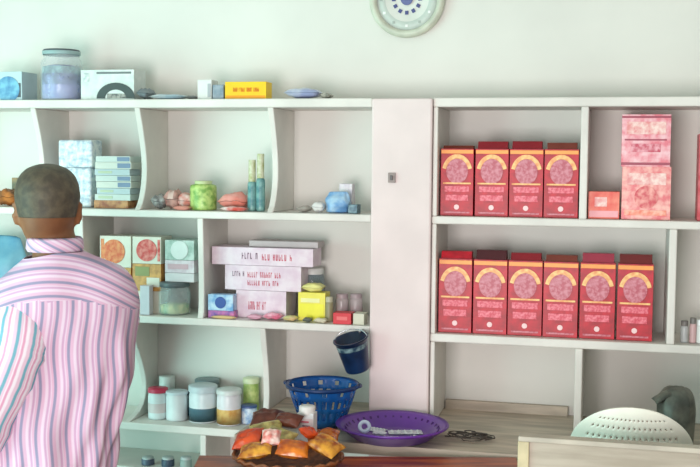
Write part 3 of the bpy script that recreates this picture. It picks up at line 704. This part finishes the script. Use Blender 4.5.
# ---------------------------------------------------------------- the man
SK=mat((138,88,54),.5,rgb2=(112,70,44),scale=8,key='skin')
HR=mat((88,78,62),.6,rgb2=(68,60,50),scale=45,bump=.5,key='short_hair')
def catmull(keys,t):
    n=len(keys)-1; f=t*n; i=min(int(f),n-1); u=f-i
    g=lambda k: keys[max(0,min(n,k))]
    return [0.5*((2*b)+(-a+c)*u+(2*a-5*b+4*c-d)*u*u+(-a+3*b-3*c+d)*u**3) for a,b,c,d in zip(g(i-1),g(i),g(i+1),g(i+2))]
def loft(mb,keys,m,n=32,rings=24,ex=2.2,cap=True,disp=None):
    """keys: (cx,cy,cz,rx,ry) horizontal ellipses"""
    vs=[]
    for i in range(rings+1):
        x,y,z,rx,ry=catmull(keys,i/rings)
        for k in range(n):
            t=2*math.pi*k/n; c_,s_=cs(t),sn(t)
            px_=math.copysign(abs(c_)**(2/ex),c_)*rx; py_=math.copysign(abs(s_)**(2/ex),s_)*ry
            v=Vector((x+px_,y+py_,z))
            if disp: v+=Vector((c_,s_,0))*disp(t,z,v)
            vs.append(v)
    fs=[(i*n+k,i*n+(k+1)%n,(i+1)*n+(k+1)%n,(i+1)*n+k) for i in range(rings) for k in range(n)]
    if cap: fs+=[tuple(range(n))[::-1],tuple(range(rings*n,(rings+1)*n))]
    mb.add(vs,fs,m,True)
mp=P(57,300,2.55); man=empty('person',(mp.x,mp.y,0),math.radians(27),label='man seen from behind with cropped hair and pink striped shirt',cat='person')
body=MB()
hx=-.022
# torso + neck + head
loft(body,[(-.035,0,.80,.12,.08),(-.02,0,.95,.145,.095),(0,0,1.15,.17,.095),(0,0,1.25,.155,.085),(0,0,1.31,.09,.065),(0,.004,1.345,.062,.062),(-.01,.012,1.39,.058,.060),(hx,.02,1.44,.056,.060)],SK,rings=30)
hd=[]
loft(body,[(hx,.035,1.352,.02,.03),(hx,.035,1.365,.045,.06),(hx,.028,1.40,.064,.082),(hx,.020,1.45,.0755,.094),(hx,.016,1.50,.079,.098),(hx,.016,1.535,.071,.088),(hx,.016,1.558,.052,.064),(hx,.016,1.570,.024,.03),(hx,.016,1.573,.004,.005)],SK,rings=40,ex=2.05)
body.tube([(hx,.118,1.465),(hx,.136,1.43),(hx,.112,1.42)],[.009,.015,.008],SK)     # nose
body.tube([(hx-.02,.112,1.395),(hx,.120,1.395),(hx+.02,.112,1.395)],[.004,.007,.004],SK)  # lips
for s_ in(-1,1):
    body.tube([(hx+s_*.074,.012,1.475),(hx+s_*.084,.004,1.47),(hx+s_*.083,.0,1.445),(hx+s_*.078,.008,1.418)],[.007,.010,.009,.007],SK)  # ears
def arm(pts,rs): body.tube(pts,rs,SK,n=14)
ARM={ -1:[(-.12,-.02,1.20),(-.13,-.06,1.08),(-.20,-.06,.88),(-.236,.12,.80),(-.222,.32,.81)], 1:[(.165,0,1.235),(.165,.10,1.14),(.150,.20,1.06),(.11,.30,1.06),(.06,.38,1.09)] }
for s_ in(-1,1):
    a=[Vector(p) for p in ARM[s_]]
    arm(a,[.045,.043,.038,.033,.026])
    d=(a[4]-a[3]).normalized(); pr_=a[4]; side=d.cross(Vector((0,0,1))).normalized(); dn=Vector((0,0,-1))
    body.tube([pr_-d*.01,pr_+d*.03,pr_+d*.07],[.024,.03,.028],SK,n=12)
    for q,(off,L) in enumerate(((-.028,.062),(-.010,.072),(.009,.068),(.026,.052))):
        b0=pr_+d*.06+side*off
        body.tube([b0,b0+d*L*.45+dn*.006,b0+d*L*.75+dn*.022,b0+d*L*.8+dn*.045],[.0095,.009,.0085,.007],SK,n=8)
    th=pr_+d*.015-side*s_*.02
    body.tube([th,th-side*s_*.022+d*.03,th-side*s_*.022+d*.058+dn*.01],[.012,.010,.008],SK,n=8)
for s_ in(-1,1):
    loft(body,[(s_*.09,0,.05,.035,.045),(s_*.09,0,.12,.04,.045),(s_*.09,0,.30,.055,.06),(s_*.085,0,.45,.055,.06),(s_*.08-.01,0,.65,.065,.07),(s_*.06-.035,0,.84,.065,.075)],SK,rings=20)
def lean(vs):
    for v in vs:
        if v.z<1.36:
            q=max(0,min(1,(v.z-.98)/.25)); v.z-=.27*max(0,-v.x+.0)*q*q*(3-2*q)
        if v.z>1.30: 
            v.z-=.010*min(1,(v.z-1.30)/.05)
lean(body.v)
bo=body.build('body',(0,0,0),man)
rm=bo.modifiers.new('remesh','REMESH'); rm.mode='VOXEL'; rm.voxel_size=.0065; rm.use_smooth_shade=True
sm=bo.modifiers.new('smooth','SMOOTH'); sm.iterations=4
# hair cap
mb=MB(); loft(mb,[(hx,.010,1.440,.074,.088),(hx,.012,1.462,.0785,.094),(hx,.012,1.50,.083,.100),(hx,.014,1.537,.0745,.091),(hx,.015,1.562,.055,.067),(hx,.016,1.575,.026,.032),(hx,.016,1.578,.003,.004)],HR,rings=30,ex=2.05,n=48,disp=lambda t,z,v: .0012*noise.noise(v*90)-(.02 if (sn(t)>.55 and z<1.52) else 0)); lean(mb.v)
mb.build('hair',(0,0,0),man)
for s_ in(-1,1):
    mb=MB(); mb.lathe([(.0001,-.011),(.008,-.008),(.011,0),(.008,.008),(.0001,.011)],mat((235,230,225),.3),n=16); mb.lathe([(.0001,.0112),(.005,.0105)],BLACK,n=12,M=Matrix.Rotation(-math.pi/2,4,'X'))
    mb.build('eye',(hx+s_*.03,.096,1.452),man)
# shirt material: stripes on a UV coordinate
def shirt_mat(name,line,base,hi,base2):
    m=bpy.data.materials.new(name); m.use_nodes=True; nt=m.node_tree; b=nt.nodes['Principled BSDF']; b.inputs['Roughness'].default_value=.8; b.inputs['Specular IOR Level'].default_value=.15
    uv=nt.nodes.new('ShaderNodeUVMap'); sp=nt.nodes.new('ShaderNodeSeparateXYZ'); nt.links.new(uv.outputs['UV'],sp.inputs[0])
    d=nt.nodes.new('ShaderNodeMath'); d.operation='DIVIDE'; d.inputs[1].default_value=.036; nt.links.new(sp.outputs['X'],d.inputs[0])
    fr=nt.nodes.new('ShaderNodeMath'); fr.operation='FRACT'; nt.links.new(d.outputs[0],fr.inputs[0])
    r=nt.nodes.new('ShaderNodeValToRGB'); e=r.color_ramp.elements
    e[0].position=0; e[0].color=lin(line); e[1].position=.12; e[1].color=lin(line)
    for p_,c_ in ((.19,base),(.34,base),(.42,hi),(.54,hi),(.62,base2),(.70,base2),(.78,hi),(.84,base),(.93,base),(.99,line)):
        q=e.new(p_); q.color=lin(c_)
    nt.links.new(fr.outputs[0],r.inputs['Fac']); nt.links.new(r.outputs['Color'],b.inputs['Base Color'])
    w=nt.nodes.new('ShaderNodeTexNoise'); w.inputs['Scale'].default_value=14; tc=nt.nodes.new('ShaderNodeTexCoord'); nt.links.new(tc.outputs['Object'],w.inputs['Vector'])
    bn=nt.nodes.new('ShaderNodeBump'); bn.inputs['Strength'].default_value=.35; bn.inputs['Distance'].default_value=.01; nt.links.new(w.outputs['Fac'],bn.inputs['Height']); nt.links.new(bn.outputs['Normal'],b.inputs['Normal'])
    return m
SH=shirt_mat('striped_shirt',(146,142,168),(214,172,196),(222,200,216),(200,158,188)); SL=shirt_mat('striped_sleeve',(118,172,188),(230,196,214),(240,230,238),(222,160,188))
def set_uv(o,fn):
    me=o.data; uv=me.uv_layers.new(name='UVMap')
    for p_ in me.polygons:
        c_=sum((me.vertices[i].co for i in p_.vertices),Vector())/len(p_.vertices)
        for li in p_.loop_indices: uv.data[li].uv=fn(me.vertices[me.loops[li].vertex_index].co,c_)
def folds(t,z,v):
    lowfade=min(1,max(0,(1.2-z)/.2))
    a=.008*math.sin(9*t+5*z+2*math.sin(7*z))*lowfade+.006*math.sin(17*t-11*z+3*noise.noise(v*4))*lowfade
    return a+.012*noise.noise(Vector((v.x*9,v.y*9,z*7)))
mb=MB(); loft(mb,[(-.04,0,.64,.172,.125),(-.036,0,.70,.175,.125),(-.03,0,.78,.178,.125),(-.022,0,.87,.182,.122),(-.008,0,.97,.190,.122),(0,0,1.06,.198,.124),(0,0,1.14,.206,.124),(0,0,1.20,.208,.120),(0,0,1.25,.196,.112),(0,0,1.29,.168,.100),(0,0,1.315,.130,.088),(0,.004,1.336,.094,.080),(-.002,.006,1.350,.074,.074)],SH,n=96,rings=90,ex=2.35,cap=False,disp=folds); lean(mb.v)
sh=mb.build('shirt',(0,0,0),man)
def uvt(co,c_):
    if c_.z+.9*c_.x*c_.x>1.225 : return (co.z*1.05+1.9*co.x*co.x+.05*co.x, co.z)
    return (co.x*.98+.06*(co.z-1.2)*-.6+.004*math.sin(co.z*30), co.z)
set_uv(sh,uvt); s=sh.modifiers.new('solid','SOLIDIFY'); s.thickness=.002
mb=MB(); mb.lathe([(.070,1.340),(.074,1.348),(.072,1.370),(.067,1.377),(.064,1.370),(.066,1.344)],SH,n=48,c=(-.004,.008,0)); cl=mb.build('collar',(0,0,0),man); set_uv(cl,lambda co,c_:(math.atan2(co.y,co.x)*.07*.5+co.z,co.z))
def sleeve(pts,rs,name='sleeve'):
    N=40; K=[tuple(p)+(r,) for p,r in zip(pts,rs)]; L=34; P_=[];R_l=[]
    for i in range(L+1):
        x,y,z,r=catmull(K,i/L); P_.append(Vector((x,y,z))); R_l.append(r+.003*math.sin(i*1.1)+.002*math.sin(i*2.3))
    mb=MB(); mb.tube(P_,R_l,SL,n=N); o=mb.build(name,(0,0,0),man)
    # stripe coordinate: angle around the arm, unwrapped per face
    def ang(co):
        best=min(range(L+1),key=lambda i:(P_[i]-co).length_squared); a=P_[max(0,best-1)]; b=P_[min(L,best+1)]; t=(b-a).normalized()
        w_=Vector((1,0,0)); w_=(w_-t*w_.dot(t)).normalized(); b2=t.cross(w_); d=co-P_[best]
        return math.atan2(d.dot(b2),d.dot(w_))
    def f(co,c_):
        a,b=ang(co),ang(c_)
        if a-b>math.pi: a-=2*math.pi
        if b-a>math.pi: a+=2*math.pi
        return (a*.0745,co.z)
    set_uv(o,f); return o
sleeve([(-.075,0,1.205),(-.088,-.045,1.172),(-.100,-.078,1.10),(-.135,-.086,1.02),(-.178,-.080,.92),(-.215,-.050,.84),(-.238,.05,.80),(-.232,.18,.80),(-.226,.26,.81)],[.060,.076,.086,.084,.078,.070,.062,.052,.046])
sleeve([(.135,0.01,1.225),(.150,.05,1.19),(.150,.11,1.13),(.140,.19,1.07),(.115,.27,1.06),(.085,.34,1.08)],[.062,.064,.062,.056,.050,.046])
TR=mat((60,62,72),.8,rgb2=(48,50,58),scale=20)
mb=MB()
for s_ in(-1,1): loft(mb,[(s_*.09,0,.07,.055,.065),(s_*.09,0,.25,.065,.07),(s_*.085,0,.45,.07,.075),(s_*.08-.01,0,.62,.085,.092),(s_*.07-.03,0,.80,.082,.095),(s_*.06-.03,0,.90,.08,.09)],TR,rings=20)
mb.build('trousers',(0,0,0),man)
for s_ in(-1,1):
    mb=MB(); mb.pillow((0,0,0),(.10,.27,.09),BLACK,crumple=.02); 
    for v in mb.v: v.z=max(v.z,-.03)
    mb.build('shoe',(s_*.09,.05,.031),man)

for o in list(COL.objects):
    if o.parent is None and o.get('kind')!='structure' and o['category'] not in ('shelves','worktop','table','counter','chair','clock','person'): o.location.z+=.0009
# ---------------------------------------------------------------- light
def area(name,loc,tgt,sx,sy,e,col):
    l=bpy.data.lights.new(name,'AREA'); l.shape='RECTANGLE'; l.size=sx; l.size_y=sy; l.energy=e; l.color=col
    o=bpy.data.objects.new(name,l); COL.objects.link(o); o.location=loc
    o.rotation_euler=(Vector(tgt)-Vector(loc)).to_track_quat('-Z','Y').to_euler(); return o
area('doorway_daylight',(-3.02,1.2,1.08),(-1.0,2.6,1.0),1.8,2.1,58,(.45,1.0,.92))
area('front_fill_light',(-.8,-1.1,1.0),(-.6,3,1.15),1.5,1.3,100,(1.0,.945,.945))  # added fill from behind the camera to flood the shelves, no window there
w=bpy.data.worlds.new('sky'); S.world=w; w.use_nodes=True
w.node_tree.nodes['Background'].inputs[0].default_value=(.93,.97,1,1); w.node_tree.nodes['Background'].inputs[1].default_value=.66

# ---------------------------------------------------------------- camera
cam=bpy.data.cameras.new('camera'); co=bpy.data.objects.new('camera',cam); COL.objects.link(co)
cam.sensor_width=36; cam.lens=36*F/700; cam.clip_start=.05
Mx=Matrix((RR,UU,-FW)).transposed().to_4x4(); Mx.translation=Vector((0,0,H)); co.matrix_world=Mx
S.camera=co
S.view_settings.view_transform='Standard'; S.view_settings.look='None'; S.view_settings.gamma=1; S.view_settings.exposure=.07
